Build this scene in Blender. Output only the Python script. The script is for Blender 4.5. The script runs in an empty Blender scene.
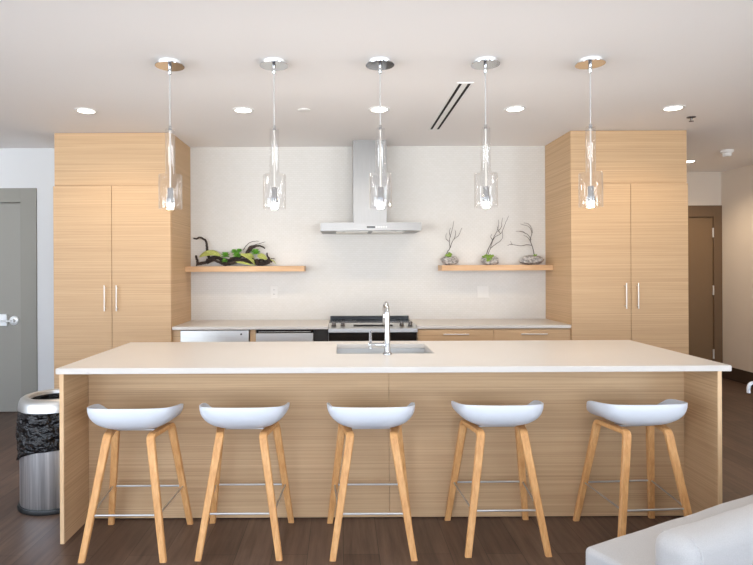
import bpy, bmesh, math, random
from mathutils import Vector, Matrix, noise as mnoise

random.seed(7)
scene = bpy.context.scene
COL = scene.collection
PI = math.pi

# ---------------------------------------------------------------- camera numbers
F = 580.0            # focal length in pixels of a 753 x 565 frame
PX, PY = 342.0, 268.0
HC = 1.427           # eye height
H = 2.635            # ceiling height
YT = 5.133           # front of the tall cupboards
YB = 5.783           # tiled back wall

# ---------------------------------------------------------------- materials
def newmat(name):
    m = bpy.data.materials.new(name)
    m.use_nodes = True
    nt = m.node_tree
    return m, nt, nt.nodes['Principled BSDF']

def srgb(r, g, b):
    def f(c):
        c /= 255.0
        return c / 12.92 if c <= 0.04045 else ((c + 0.055) / 1.055) ** 2.4
    return (f(r), f(g), f(b), 1.0)

def plain(name, rgb, rough=0.5, metal=0.0, spec=0.5, coat=0.0):
    m, nt, b = newmat(name)
    b.inputs['Base Color'].default_value = srgb(*rgb)
    b.inputs['Roughness'].default_value = rough
    b.inputs['Metallic'].default_value = metal
    b.inputs['Specular IOR Level'].default_value = spec
    b.inputs['Coat Weight'].default_value = coat
    return m

def coords(nt, scale, rot=(0, 0, 0), kind='Object'):
    tc = nt.nodes.new('ShaderNodeTexCoord')
    mp = nt.nodes.new('ShaderNodeMapping')
    mp.inputs['Scale'].default_value = scale
    mp.inputs['Rotation'].default_value = rot
    nt.links.new(tc.outputs[kind], mp.inputs['Vector'])
    return mp.outputs['Vector']

def noise_tex(nt, vec, scale=1.0, detail=4, rough=0.6):
    n = nt.nodes.new('ShaderNodeTexNoise')
    n.inputs['Scale'].default_value = scale
    n.inputs['Detail'].default_value = detail
    n.inputs['Roughness'].default_value = rough
    nt.links.new(vec, n.inputs['Vector'])
    return n

def ramp(nt, fac, stops):
    r = nt.nodes.new('ShaderNodeValToRGB')
    el = r.color_ramp.elements
    while len(el) < len(stops):
        el.new(0.5)
    for e, (p, c) in zip(el, stops):
        e.position = p
        e.color = c
    nt.links.new(fac, r.inputs['Fac'])
    return r.outputs['Color']

def mix(nt, a, b, fac, mode='MIX'):
    n = nt.nodes.new('ShaderNodeMix')
    n.data_type = 'RGBA'
    n.blend_type = mode
    if isinstance(fac, float):
        n.inputs[0].default_value = fac
    else:
        nt.links.new(fac, n.inputs[0])
    for s, i in ((a, 6), (b, 7)):
        if isinstance(s, tuple):
            n.inputs[i].default_value = s
        else:
            nt.links.new(s, n.inputs[i])
    return n.outputs[2]

def bump(nt, b, height, strength, dist=0.002):
    n = nt.nodes.new('ShaderNodeBump')
    n.inputs['Strength'].default_value = strength
    n.inputs['Distance'].default_value = dist
    nt.links.new(height, n.inputs['Height'])
    nt.links.new(n.outputs['Normal'], b.inputs['Normal'])

def wood(name, dark, mid, light, s1, s2, rough=0.5, fine=0.35):
    """Veneer: long streaks (s1) and fine pore lines (s2)."""
    m, nt, b = newmat(name)
    n1 = noise_tex(nt, coords(nt, s1), 1.0, 5, 0.62)
    c1 = ramp(nt, n1.outputs['Fac'], [(0.30, srgb(*dark)), (0.5, srgb(*mid)), (0.70, srgb(*light))])
    n2 = noise_tex(nt, coords(nt, s2), 1.0, 3, 0.6)
    c2 = ramp(nt, n2.outputs['Fac'], [(0.36, (0.62, 0.56, 0.50, 1)), (0.56, (1, 1, 1, 1))])
    c = mix(nt, c1, c2, fine, 'MULTIPLY')
    nt.links.new(c, b.inputs['Base Color'])
    b.inputs['Roughness'].default_value = rough
    b.inputs['Specular IOR Level'].default_value = 0.35
    bump(nt, b, n2.outputs['Fac'], 0.08, 0.001)
    return m

M = {}
M['veneer'] = wood('oak_veneer', (186, 153, 116), (198, 165, 127), (208, 176, 138),
                   (0.45, 0.45, 120), (1.2, 1.2, 300), fine=0.36)
M['edge'] = wood('oak_edge_band', (205, 170, 130), (214, 180, 140), (222, 190, 150),
                 (20, 20, 2), (150, 150, 6), fine=0.15)
M['oak'] = wood('oiled_oak', (198, 142, 86), (214, 160, 103), (226, 176, 120),
                (60, 60, 5), (220, 220, 9), rough=0.45, fine=0.25)
M['shelf_oak'] = wood('shelf_oak', (192, 153, 114), (207, 168, 128), (217, 180, 142),
                      (3, 30, 30), (6, 160, 160), fine=0.2)

def floor_mat():
    m, nt, b = newmat('dark_wood_plank')
    v = coords(nt, (1, 1, 1), (0, 0, PI / 2))
    br = nt.nodes.new('ShaderNodeTexBrick')
    br.offset = 0.37
    br.inputs['Scale'].default_value = 1.0
    br.inputs['Brick Width'].default_value = 1.22
    br.inputs['Row Height'].default_value = 0.178
    br.inputs['Mortar Size'].default_value = 0.0016
    br.inputs['Mortar Smooth'].default_value = 0.2
    br.inputs['Color1'].default_value = srgb(82, 63, 53)
    br.inputs['Color2'].default_value = srgb(99, 79, 67)
    br.inputs['Mortar'].default_value = srgb(48, 38, 33)
    nt.links.new(v, br.inputs['Vector'])
    n1 = noise_tex(nt, coords(nt, (34, 2.2, 1)), 1.0, 6, 0.65)
    c1 = ramp(nt, n1.outputs['Fac'], [(0.3, (0.5, 0.48, 0.46, 1)), (0.52, (1, 1, 1, 1)), (0.72, (1.4, 1.38, 1.36, 1))])
    c = mix(nt, br.outputs['Color'], c1, 0.85, 'MULTIPLY')
    nt.links.new(c, b.inputs['Base Color'])
    b.inputs['Roughness'].default_value = 0.42
    b.inputs['Specular IOR Level'].default_value = 0.4
    bump(nt, b, n1.outputs['Fac'], 0.12, 0.002)
    return m
M['floor'] = floor_mat()

def paint(name, rgb, rough=0.85):
    m, nt, b = newmat(name)
    n = noise_tex(nt, coords(nt, (260, 260, 260)), 1.0, 2, 0.5)
    b.inputs['Base Color'].default_value = srgb(*rgb)
    b.inputs['Roughness'].default_value = rough
    b.inputs['Specular IOR Level'].default_value = 0.2
    bump(nt, b, n.outputs['Fac'], 0.05, 0.001)
    return m
M['ceiling'] = paint('ceiling_paint', (246, 244, 243))
M['wall'] = paint('wall_paint', (218, 219, 220))
M['wall_hall'] = paint('hall_wall_warm_light_tint', (226, 216, 204))  # white paint with the beige of the warm light put into it

def tile_mat():
    m, nt, b = newmat('white_mosaic_tile')
    br = nt.nodes.new('ShaderNodeTexBrick')
    br.offset = 0.5
    br.inputs['Scale'].default_value = 1.0
    br.inputs['Brick Width'].default_value = 0.040
    br.inputs['Row Height'].default_value = 0.020
    br.inputs['Mortar Size'].default_value = 0.0016
    br.inputs['Mortar Smooth'].default_value = 0.4
    br.inputs['Color1'].default_value = srgb(207, 203, 197)
    br.inputs['Color2'].default_value = srgb(204, 200, 193)
    br.inputs['Mortar'].default_value = srgb(197, 192, 185)
    nt.links.new(coords(nt, (1, 1, 1), (PI / 2, 0, 0)), br.inputs['Vector'])
    nt.links.new(br.outputs['Color'], b.inputs['Base Color'])
    b.inputs['Roughness'].default_value = 0.45
    bump(nt, b, br.outputs['Fac'], -0.1, 0.0005)
    return m
M['tile'] = tile_mat()

def quartz(name, rgb):
    m, nt, b = newmat(name)
    n = noise_tex(nt, coords(nt, (3, 3, 3)), 1.0, 6, 0.6)
    a = tuple(c * 0.985 for c in srgb(*rgb)[:3]) + (1,)
    nt.links.new(ramp(nt, n.outputs['Fac'], [(0.35, a), (0.65, srgb(*rgb))]), b.inputs['Base Color'])
    b.inputs['Roughness'].default_value = 0.28
    b.inputs['Specular IOR Level'].default_value = 0.4
    return m
M['quartz'] = quartz('white_quartz', (203, 198, 192))

def steel(name, rgb, rough, direction):
    m, nt, b = newmat(name)
    n = noise_tex(nt, coords(nt, direction), 1.0, 3, 0.6)
    a = tuple(c * 0.86 for c in srgb(*rgb)[:3]) + (1,)
    nt.links.new(ramp(nt, n.outputs['Fac'], [(0.3, a), (0.7, srgb(*rgb))]), b.inputs['Base Color'])
    b.inputs['Metallic'].default_value = 1.0
    b.inputs['Roughness'].default_value = rough
    bump(nt, b, n.outputs['Fac'], 0.05, 0.0005)
    return m
M['steel'] = steel('brushed_steel', (150, 148, 146), 0.42, (4, 4, 400))
M['steel_bright'] = steel('bright_brushed_steel', (214, 214, 212), 0.40, (4, 4, 400))
M['steel_v'] = steel('brushed_steel_upright', (150, 148, 146), 0.42, (400, 400, 4))
def bin_steel():
    m, nt, b = newmat('bin_steel')
    n = noise_tex(nt, coords(nt, (26, 26, .6)), 1.0, 5, 0.7)
    nt.links.new(ramp(nt, n.outputs['Fac'], [(0.32, srgb(165, 167, 169)), (0.5, srgb(215, 217, 219)), (0.64, srgb(250, 251, 252))]), b.inputs['Base Color'])
    b.inputs['Metallic'].default_value = 1.0
    b.inputs['Roughness'].default_value = 0.42
    b.inputs['Anisotropic'].default_value = 0.6
    return m
M['bin_steel'] = bin_steel()
M['nickel'] = plain('satin_nickel', (222, 217, 210), 0.45, 1.0)
M['chrome'] = plain('chrome', (200, 203, 206), 0.09, 1.0)
M['wire'] = plain('steel_wire', (205, 206, 207), 0.42, 1.0)
M['shell'] = plain('white_plastic_shell', (212, 217, 225), 0.42, 0.0, 0.4)
M['white'] = plain('white_plastic', (236, 236, 234), 0.4)
M['blackglass'] = plain('black_glass', (20, 19, 19), 0.2)
M['black'] = plain('black_plastic', (22, 21, 21), 0.45)
M['darkgap'] = plain('dark_filler', (52, 47, 43), 0.7)
M['void'] = plain('slot_black', (26, 22, 21), 0.9)
M['greydoor'] = plain('grey_door_paint', (150, 148, 141), 0.5)
M['greyframe'] = plain('grey_frame_paint', (143, 141, 133), 0.5)
M['browndoor'] = plain('brown_door_paint', (126, 101, 74), 0.5)
M['brownframe'] = plain('brown_frame_paint', (114, 91, 68), 0.5)
M['brownbase'] = plain('brown_baseboard_paint', (66, 52, 40), 0.55)
M['windowframe'] = plain('window_frame_paint', (210, 210, 210), 0.5)

def bag_mat():
    m, nt, b = newmat('black_bin_liner')
    b.inputs['Base Color'].default_value = srgb(16, 16, 18)
    b.inputs['Roughness'].default_value = 0.2
    n = noise_tex(nt, coords(nt, (16, 16, 26), (.7, .3, 0)), 1.0, 3, 0.5)
    bump(nt, b, n.outputs['Fac'], 1.0, 0.05)
    return m
M['bag'] = bag_mat()

def fabric_mat():
    m, nt, b = newmat('white_sofa_fabric')
    n = noise_tex(nt, coords(nt, (420, 420, 420)), 1.0, 2, 0.6)
    nt.links.new(ramp(nt, n.outputs['Fac'], [(0.3, srgb(170, 169, 169)), (0.7, srgb(183, 182, 182))]), b.inputs['Base Color'])
    b.inputs['Roughness'].default_value = 0.95
    b.inputs['Sheen Weight'].default_value = 0.2
    b.inputs['Specular IOR Level'].default_value = 0.15
    n2 = noise_tex(nt, coords(nt, (6, 6, 6)), 1.0, 3, 0.5)
    bump(nt, b, n2.outputs['Fac'], 0.25, 0.02)
    return m
M['fabric'] = fabric_mat()

def stone_mat():
    m, nt, b = newmat('grey_stone')
    n = noise_tex(nt, coords(nt, (38, 38, 60)), 1.0, 6, 0.7)
    nt.links.new(ramp(nt, n.outputs['Fac'], [(0.36, srgb(96, 92, 90)), (0.5, srgb(158, 153, 149)), (0.62, srgb(205, 200, 194))]), b.inputs['Base Color'])
    b.inputs['Roughness'].default_value = 0.9
    bump(nt, b, n.outputs['Fac'], 0.5, 0.01)
    return m
M['stone'] = stone_mat()

def bark_mat():
    m, nt, b = newmat('dark_bark')
    n = noise_tex(nt, coords(nt, (60, 60, 60)), 1.0, 5, 0.7)
    nt.links.new(ramp(nt, n.outputs['Fac'], [(0.35, srgb(28, 21, 18)), (0.7, srgb(74, 60, 52))]), b.inputs['Base Color'])
    b.inputs['Roughness'].default_value = 0.9
    bump(nt, b, n.outputs['Fac'], 0.7, 0.01)
    return m
M['bark'] = bark_mat()
M['twig'] = plain('twig', (74, 64, 58), 0.85)

def plant_mat(name, a, c, rough=0.6):
    m, nt, b = newmat(name)
    n = noise_tex(nt, coords(nt, (70, 70, 70)), 1.0, 3, 0.6)
    nt.links.new(ramp(nt, n.outputs['Fac'], [(0.35, srgb(*a)), (0.65, srgb(*c))]), b.inputs['Base Color'])
    b.inputs['Roughness'].default_value = rough
    b.inputs['Subsurface Weight'].default_value = 0.0
    return m
M['green'] = plant_mat('succulent_green', (74, 132, 36), (120, 180, 66))
M['olive'] = plant_mat('pale_olive_leaf', (150, 160, 76), (188, 192, 112))
M['moss'] = plant_mat('moss', (96, 132, 46), (140, 166, 74), 0.95)

def glass_mat():
    m = bpy.data.materials.new('clear_blown_glass')
    m.use_nodes = True
    nt = m.node_tree
    nt.nodes.remove(nt.nodes['Principled BSDF'])
    out = nt.nodes['Material Output']
    tr = nt.nodes.new('ShaderNodeBsdfTransparent')
    tr.inputs['Color'].default_value = (0.975, 0.975, 0.975, 1)
    gl = nt.nodes.new('ShaderNodeBsdfGlossy')
    gl.inputs['Roughness'].default_value = 0.03
    gl.inputs['Color'].default_value = (1, 1, 1, 1)
    lw = nt.nodes.new('ShaderNodeLayerWeight')
    lw.inputs['Blend'].default_value = 0.5
    pw = nt.nodes.new('ShaderNodeMath'); pw.operation = 'POWER'
    nt.links.new(lw.outputs['Facing'], pw.inputs[0]); pw.inputs[1].default_value = 3.5
    ma = nt.nodes.new('ShaderNodeMath'); ma.operation = 'MULTIPLY_ADD'
    nt.links.new(pw.outputs[0], ma.inputs[0]); ma.inputs[1].default_value = 0.35; ma.inputs[2].default_value = 0.055
    mx = nt.nodes.new('ShaderNodeMixShader')
    nt.links.new(ma.outputs[0], mx.inputs[0])
    nt.links.new(tr.outputs[0], mx.inputs[1])
    nt.links.new(gl.outputs[0], mx.inputs[2])
    nt.links.new(mx.outputs[0], out.inputs['Surface'])
    return m
M['glass'] = glass_mat()

def emit(name, rgb, strength):
    m = bpy.data.materials.new(name)
    m.use_nodes = True
    nt = m.node_tree
    nt.nodes.remove(nt.nodes['Principled BSDF'])
    e = nt.nodes.new('ShaderNodeEmission')
    e.inputs['Color'].default_value = rgb + (1,)
    e.inputs['Strength'].default_value = strength
    nt.links.new(e.outputs[0], nt.nodes['Material Output'].inputs['Surface'])
    return m
M['lens'] = emit('lit_downlight_lens', (1.0, 0.93, 0.82), 14.0)
M['bulb'] = emit('lit_bulb', (1.0, 0.94, 0.86), 9.0)
M['knob'] = plain('dark_steel_knob', (96, 92, 90), 0.35, 1.0)
M['lockplate'] = plain('bright_satin_steel', (238, 240, 242), 0.55, 0.6)
M['plate'] = plain('cover_plate_white', (212, 208, 202), 0.45)
M['hoodlens'] = plain('hood_lamp_lens', (238, 238, 232), 0.2)

# ---------------------------------------------------------------- object helpers
def tag(o, label=None, cat=None, group=None, kind=None):
    if label: o['label'] = label
    if cat: o['category'] = cat
    if group: o['group'] = group
    if kind: o['kind'] = kind
    return o

def thing(name, label, cat, loc=(0, 0, 0), rotz=0.0, group=None):
    o = bpy.data.objects.new(name, None)
    o.empty_display_size = 0.05
    COL.objects.link(o)
    o.location = loc
    o.rotation_euler = (0, 0, rotz)
    return tag(o, label, cat, group)

class MB:
    """Collects shapes given in the thing's own frame (or the world's) into one mesh."""
    def __init__(self):
        self.bm = bmesh.new()

    def _add(self, tmp, smooth):
        if smooth:
            for f in tmp.faces: f.smooth = True
            for e in tmp.edges:
                if len(e.link_faces) == 2 and e.calc_face_angle(0) > 0.75: e.smooth = False
        me = bpy.data.meshes.new('tmp')
        tmp.to_mesh(me); tmp.free()
        self.bm.from_mesh(me)
        bpy.data.meshes.remove(me)

    def box(self, x0, x1, y0, y1, z0, z1, bev=0.0, seg=2):
        t = bmesh.new()
        bmesh.ops.create_cube(t, size=1.0)
        for v in t.verts:
            v.co = Vector((x0 + (v.co.x + .5) * (x1 - x0), y0 + (v.co.y + .5) * (y1 - y0), z0 + (v.co.z + .5) * (z1 - z0)))
        if bev:
            bmesh.ops.bevel(t, geom=t.edges[:], offset=bev, segments=seg, affect='EDGES', profile=0.5)
        self._add(t, bool(bev) and seg > 2)
        return self

    def lathe(self, prof, c=(0, 0, 0), axis='Z', n=40, close=False, smooth=True):
        """prof: (radius, height) pairs turned about the axis through c."""
        t = bmesh.new()
        rings = []
        def pt(r, h, a):
            x, y = r * math.cos(a), r * math.sin(a)
            p = {'Z': (x, y, h), 'Y': (x, h, y), 'X': (h, x, y)}[axis]
            return Vector(p) + Vector(c)
        for r, h in prof:
            if r < 1e-6:
                rings.append([t.verts.new(pt(0, h, 0))])
            else:
                rings.append([t.verts.new(pt(r, h, 2 * PI * k / n)) for k in range(n)])
        pairs = list(zip(rings, rings[1:]))
        if close: pairs.append((rings[-1], rings[0]))
        for a, b in pairs:
            for k in range(n):
                l = (k + 1) % n
                if len(a) == 1 and len(b) == 1: continue
                if len(a) == 1: vs = (a[0], b[k], b[l])
                elif len(b) == 1: vs = (a[k], a[l], b[0])
                else: vs = (a[k], a[l], b[l], b[k])
                try: t.faces.new(vs)
                except ValueError: pass
        bmesh.ops.recalc_face_normals(t, faces=t.faces[:])
        self._add(t, smooth)
        return self

    def tube(self, pts, rad, n=10, closed=False):
        pts = [Vector(p) for p in pts]
        N = len(pts)
        rads = rad if isinstance(rad, (list, tuple)) else [rad] * N
        t = bmesh.new()
        rings = []
        up = None
        for i, p in enumerate(pts):
            if closed: d = pts[(i + 1) % N] - pts[i - 1]
            else: d = pts[min(i + 1, N - 1)] - pts[max(i - 1, 0)]
            d.normalize()
            if up is None:
                up = Vector((0, 0, 1)) if abs(d.z) < 0.9 else Vector((0, 1, 0))
            s = d.cross(up)
            if s.length < 1e-4: s = d.cross(Vector((1, 0, 0)))
            s.normalize()
            up = s.cross(d).normalized()
            rings.append([t.verts.new(p + (s * math.cos(2 * PI * k / n) + up * math.sin(2 * PI * k / n)) * rads[i]) for k in range(n)])
        m = N if closed else N - 1
        for i in range(m):
            a, b = rings[i], rings[(i + 1) % N]
            for k in range(n):
                l = (k + 1) % n
                t.faces.new((a[k], a[l], b[l], b[k]))
        if not closed:
            t.faces.new(rings[0][::-1]); t.faces.new(rings[-1])
        bmesh.ops.recalc_face_normals(t, faces=t.faces[:])
        self._add(t, True)
        return self

    def ribbon(self, pts, widths, thick, side_hint=(1, 0, 0), bev=0.004):
        """Rectangular bar swept along pts; width runs along side_hint."""
        pts = [Vector(p) for p in pts]
        N = len(pts)
        t = bmesh.new()
        rings = []
        for i, p in enumerate(pts):
            d = (pts[min(i + 1, N - 1)] - pts[max(i - 1, 0)]).normalized()
            s = Vector(side_hint); s -= d * s.dot(d); s.normalize()
            u = d.cross(s).normalized()
            w = widths[i] / 2; h = thick / 2; c = bev
            prof = [(-w + c, -h), (w - c, -h), (w, -h + c), (w, h - c), (w - c, h), (-w + c, h), (-w, h - c), (-w, -h + c)]
            rings.append([t.verts.new(p + s * a + u * b) for a, b in prof])
        for i in range(N - 1):
            a, b = rings[i], rings[i + 1]
            for k in range(8):
                l = (k + 1) % 8
                t.faces.new((a[k], a[l], b[l], b[k]))
        t.faces.new(rings[0][::-1]); t.faces.new(rings[-1])
        bmesh.ops.recalc_face_normals(t, faces=t.faces[:])
        self._add(t, False)
        return self

    def blob(self, c, r, seed=0, amp=0.15, freq=1.5, sub=3, flat=0.0):
        t = bmesh.new()
        bmesh.ops.create_icosphere(t, subdivisions=sub, radius=1.0)
        off = Vector((seed * 3.1, seed * 1.7, seed * 5.3))
        for v in t.verts:
            k = 1 + amp * mnoise.noise(v.co * freq + off)
            q = v.co * k
            if flat and q.z < -flat: q.z = -flat + (q.z + flat) * 0.15
            v.co = Vector((c[0] + q.x * r[0], c[1] + q.y * r[1], c[2] + q.z * r[2]))
        self._add(t, True)
        return self

    def faces(self, verts, faces, smooth=False):
        t = bmesh.new()
        vs = [t.verts.new(v) for v in verts]
        for f in faces: t.faces.new([vs[i] for i in f])
        bmesh.ops.recalc_face_normals(t, faces=t.faces[:])
        self._add(t, smooth)
        return self

    def build(self, name, mat, parent=None, world=True):
        me = bpy.data.meshes.new(name)
        if parent is not None and world:
            off = Vector(parent.location)
            p = parent.parent
            while p is not None:
                off += Vector(p.location); p = p.parent
            bmesh.ops.translate(self.bm, verts=self.bm.verts[:], vec=-off)
        self.bm.to_mesh(me); self.bm.free()
        me.materials.append(mat if not isinstance(mat, str) else M[mat])
        o = bpy.data.objects.new(name, me)
        COL.objects.link(o)
        if parent is not None: o.parent = parent
        return o

    def solid(self, name, mat, label, cat, group=None):
        """A thing that is one mesh: its origin goes to the middle of its base."""
        bb = [v.co.copy() for v in self.bm.verts]
        lo = Vector([min(v[i] for v in bb) for i in range(3)]); hi = Vector([max(v[i] for v in bb) for i in range(3)])
        base = Vector(((lo.x + hi.x) / 2, (lo.y + hi.y) / 2, lo.z))
        bmesh.ops.translate(self.bm, verts=self.bm.verts[:], vec=-base)
        o = self.build(name, mat, None)
        o.location = base
        return tag(o, label, cat, group)

def struct(name, mb, mat, parent=None):
    o = mb.build(name, mat, parent)
    if parent is None: o['kind'] = 'structure'
    return o

def dup(root, loc, label, group):
    r = root.copy(); COL.objects.link(r); r.location = loc
    r['label'] = label; r['group'] = group
    for ch in list(root.children):
        c = ch.copy(); COL.objects.link(c); c.parent = r
        for g in list(ch.children):
            d = g.copy(); COL.objects.link(d); d.parent = c
    return r

def smooth_path(pts, k=6):
    """Catmull-Rom through pts."""
    P = [Vector(p) for p in pts]
    P = [P[0] * 2 - P[1]] + P + [P[-1] * 2 - P[-2]]
    out = []
    for i in range(1, len(P) - 2):
        a, b, c, d = P[i - 1:i + 3]
        for j in range(k):
            t = j / k
            out.append(0.5 * ((2 * b) + (c - a) * t + (2 * a - 5 * b + 4 * c - d) * t * t + (3 * b - a - 3 * c + d) * t ** 3))
    out.append(P[-2])
    return out

# ---------------------------------------------------------------- the room
XL, XR = -5.6, 4.88
YR = -4.0
YH = 7.455
struct('floor', MB().box(XL - .1, XR + .1, YR - .1, YH + .1, -0.1, 0), 'floor')
struct('ceiling', MB().box(XL - .1, XR + .1, YR - .1, YH + .1, H, H + .1), 'ceiling')
# back wall, with an opening where the grey door stands
DX0, DX1, DT = -4.27, -3.04, 2.237
w = MB()
w.box(XL - .1, DX0, YB, YB + .12, 0, H)
w.box(DX0, DX1, YB, YB + .12, DT, H)
w.box(DX1, 3.06, YB, YB + .12, 0, H)
w.box(DX0, DX1, YB + .105, YB + .12, 0, DT)  # added backing sheet, keeps sky light out of the door gaps
struct('wall_back', w, 'wall')
struct('wall_tiled', MB().box(-1.509, 2.0265, YB - .008, YB, 0.885, H), 'tile')
struct('wall_passage', MB().box(2.94, 3.06, YB + .12, YH, 0, H), 'wall_hall')
w = MB()
w.box(3.06, 3.67, YH, YH + .12, 0, H)
w.box(3.67, XR, YH, YH + .12, 2.208, H)
w.box(3.67, XR, YH + .105, YH + .12, 0, 2.208)  # unseen sheet added behind the brown door against light leaks
struct('wall_far', w, 'wall_hall')
w = MB()
w.box(XR, XR + .12, YR, -3.3, 0, H); w.box(XR, XR + .12, -.2, YH + .12, 0, H)
w.box(XR, XR + .12, -3.3, -.2, 0, .25); w.box(XR, XR + .12, -3.3, -.2, 2.45, H)
struct('wall_right', w, 'wall_hall')
struct('baseboard_right', MB().box(XR - .014, XR, YR + .12, YH, 0, 0.16, .003), 'brownbase')

# left wall and rear wall with tall windows (the daylight side of the room)
def window_wall(name, axis, at, t0, t1, openings, z0, z1, mat):
    w = MB()
    def put(a, b, c, d):
        if axis == 'X': w.box(at - .12, at, a, b, c, d)
        else: w.box(a, b, at - .12, at, c, d)
    cur = t0
    for a, b in openings:
        put(cur, a, 0, H); put(a, b, 0, z0); put(a, b, z1, H); cur = b
    put(cur, t1, 0, H)
    struct(name, w, mat)
def window_frame(name, axis, at, a, b, z0, z1):
    w = MB()
    def put(p, q, c, d):
        if axis == 'X': w.box(at - .09, at - .03, p, q, c, d)
        else: w.box(p, q, at - .09, at - .03, c, d)
    f = .05
    put(a, b, z0, z0 + f); put(a, b, z1 - f, z1)
    put(a, a + f, z0 + f, z1 - f); put(b - f, b, z0 + f, z1 - f)
    m = (a + b) / 2
    put(m - f / 2, m + f / 2, z0 + f, z1 - f)
    struct(name, w, 'windowframe')
LO = [(-3.4, -1.3), (-0.9, 1.2)]
RO = [(-4.9, -2.7), (-2.2, 0.0), (0.5, 2.7)]
window_wall('wall_left', 'X', XL, YR, YB, LO, 0.25, 2.45, 'wall')
window_wall('wall_rear', 'Y', YR, XL, XR, RO, 0.25, 2.45, 'wall')
k = 1
for a, b in LO:
    window_frame(f'window_{k}', 'X', XL, a, b, .25, 2.45); k += 1
for a, b in RO:
    window_frame(f'window_{k}', 'Y', YR, a, b, .25, 2.45); k += 1

window_frame(f'window_{k}', 'X', XR + .12, -3.3, -.2, .25, 2.45)  # unseen window added to brighten the right side and ceiling

# grey door in the back wall
d = MB()
JW = 0.157
d.box(DX0, DX0 + JW, YB - .015, YB + .10, 0, DT, .002)
d.box(DX1 - JW, DX1, YB - .015, YB + .10, 0, DT, .002)
d.box(DX0 + JW, DX1 - JW, YB - .015, YB + .10, DT - .143, DT, .002)
fr = struct('door_1', d, 'greyframe')
fr['label'] = 'flat grey door with a grey frame and a bright lever lock'
leaf = MB().box(DX0 + JW + .004, DX1 - JW - .004, YB + .004, YB + .048, .008, DT - .148, .002).build('door_leaf', 'greydoor', fr)
lock = MB()
lock.box(-3.59, -3.335, YB - .022, YB + .004, .868, .984, .003)
lo = lock.build('lock_plate', 'lockplate', leaf)
tag(lo, 'bright metal lock plate')
h = MB()
h.lathe([(0, 0), (.046, 0), (.046, -.008), (.04, -.014), (.018, -.016), (.018, -.05), (0, -.05)], (-3.272, YB + .004, .918), 'Y', 28)
h.tube([(-3.272, YB - .05, .918), (-3.31, YB - .052, .918), (-3.35, YB - .052, .918), (-3.43, YB - .052, .918)], .010, 10)
h.build('door_handle', 'lockplate', leaf)

# brown door at the end of the passage
QX0, QX1, QT = 3.67, XR, 2.208
d = MB()
d.box(QX0, QX0 + .106, YH - .015, YH + .1, 0, QT, .002)
d.box(QX1 - .106, QX1 - .001, YH - .015, YH + .1, 0, QT, .002)
d.box(QX0 + .106, QX1 - .106, YH - .015, YH + .1, QT - .147, QT, .002)
fr = struct('door_2', d, 'brownframe')
fr['label'] = 'flat brown door with three hinges at the end of the passage'
leaf = MB().box(QX0 + .11, QX1 - .110, YH + .004, YH + .048, .008, QT - .152, .002).build('door_leaf', 'browndoor', fr)
for z in (1.86, 1.12, .30):
    MB().lathe([(0, -.06), (.011, -.06), (.011, .06), (0, .06)], (QX1 - .112, YH - .006, z), 'Z', 12).build('hinge', 'nickel', leaf)

# ---------------------------------------------------------------- tall cupboards
def bar_handle(parent, x, y, z0, z1, vertical=True, x1=None, name='handle'):
    """Round bar pull on two posts, standing off the face at y."""
    m = MB()
    if vertical:
        m.tube([(x, y - .03, z0), (x, y - .03, z1)], .006, 10)
        for z in (z0 + .025, z1 - .025): m.tube([(x, y, z), (x, y - .03, z)], .005, 8)
    else:
        m.tube([(x, y - .03, z0), (x1, y - .03, z0)], .006, 10)
        for q in (x + .025, x1 - .025): m.tube([(q, y, z0), (q, y - .03, z0)], .005, 8)
    return m.build(name, 'nickel', parent)

def tall_cupboard(x0, x1, label, seam, split):
    t = thing('tall_cupboard', label, 'cupboard', ((x0 + x1) / 2, YT + .32, 0), 0, 'tall oak cupboards')
    MB().box(x0, x1, YT + .002, YB - .001, 0.10, H - .002, .001).build('carcass', 'veneer', t)
    MB().box(x0 + .002, x1 - .002, YT + .05, YB - .01, 0, .10).build('plinth', 'darkgap', t)
    MB().box(x0, x1, YT - .004, YT + .002, 2.168, H - .004, .001).build('top_panel', 'veneer', t)
    for a, b, hx in ((x0 - .004, seam - .002, seam - .055 + .0), (seam + .002, x1 - .004 if split > 0 else x1, seam + .05)):
        dr = MB().box(a, b, YT - .021, YT + .001, .11, 2.16, .0015).build('door', 'veneer', t)
        bar_handle(dr, hx, YT - .021, 1.058, 1.285)
    return t
XA0, XA1 = -2.539, -1.505
XB0, XB1 = 2.0265, 3.053
tall_cupboard(XA0, XA1, 'tall two-door oak cupboard beside the grey door', -2.029, 1)
tall_cupboard(XB0, XB1, 'tall two-door oak cupboard beside the brown door passage', 2.548, 0)

# ---------------------------------------------------------------- base run along the back wall
CZ = 0.914
ct = MB().box(XA1 + .001, -.125, YT - .008, YB - .009, CZ - .028, CZ, .003)
ct.solid('countertop', 'quartz', 'white quartz countertop of the back run beside the grey-door cupboard', 'countertop', 'back countertops')
ct = MB().box(.662, XB0 - .001, YT - .008, YB - .009, CZ - .028, CZ, .003)
ct.solid('countertop', 'quartz', 'white quartz countertop over the two oak drawers', 'countertop', 'back countertops')

def X(px, s=113.0): return (px - PX) / s
CT = CZ - .029
# left cabinet housing with filler panels
t = thing('base_cabinet', 'oak base cabinet housing around the two steel undercounter appliances', 'cabinet', (-.8, YT + .3, 0))
MB().box(XA1 + .001, X(179.5), YT + .02, YB - .02, .0, CT, .001).build('side_panel', 'veneer', t)
MB().box(X(249.5), X(255), YT + .02, YB - .02, .0, CT, .001).build('side_panel', 'veneer', t)
MB().box(X(313.5), -.127, YT + .04, YB - .02, 0, CT, .001).build('filler_panel', 'darkgap', t)

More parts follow.
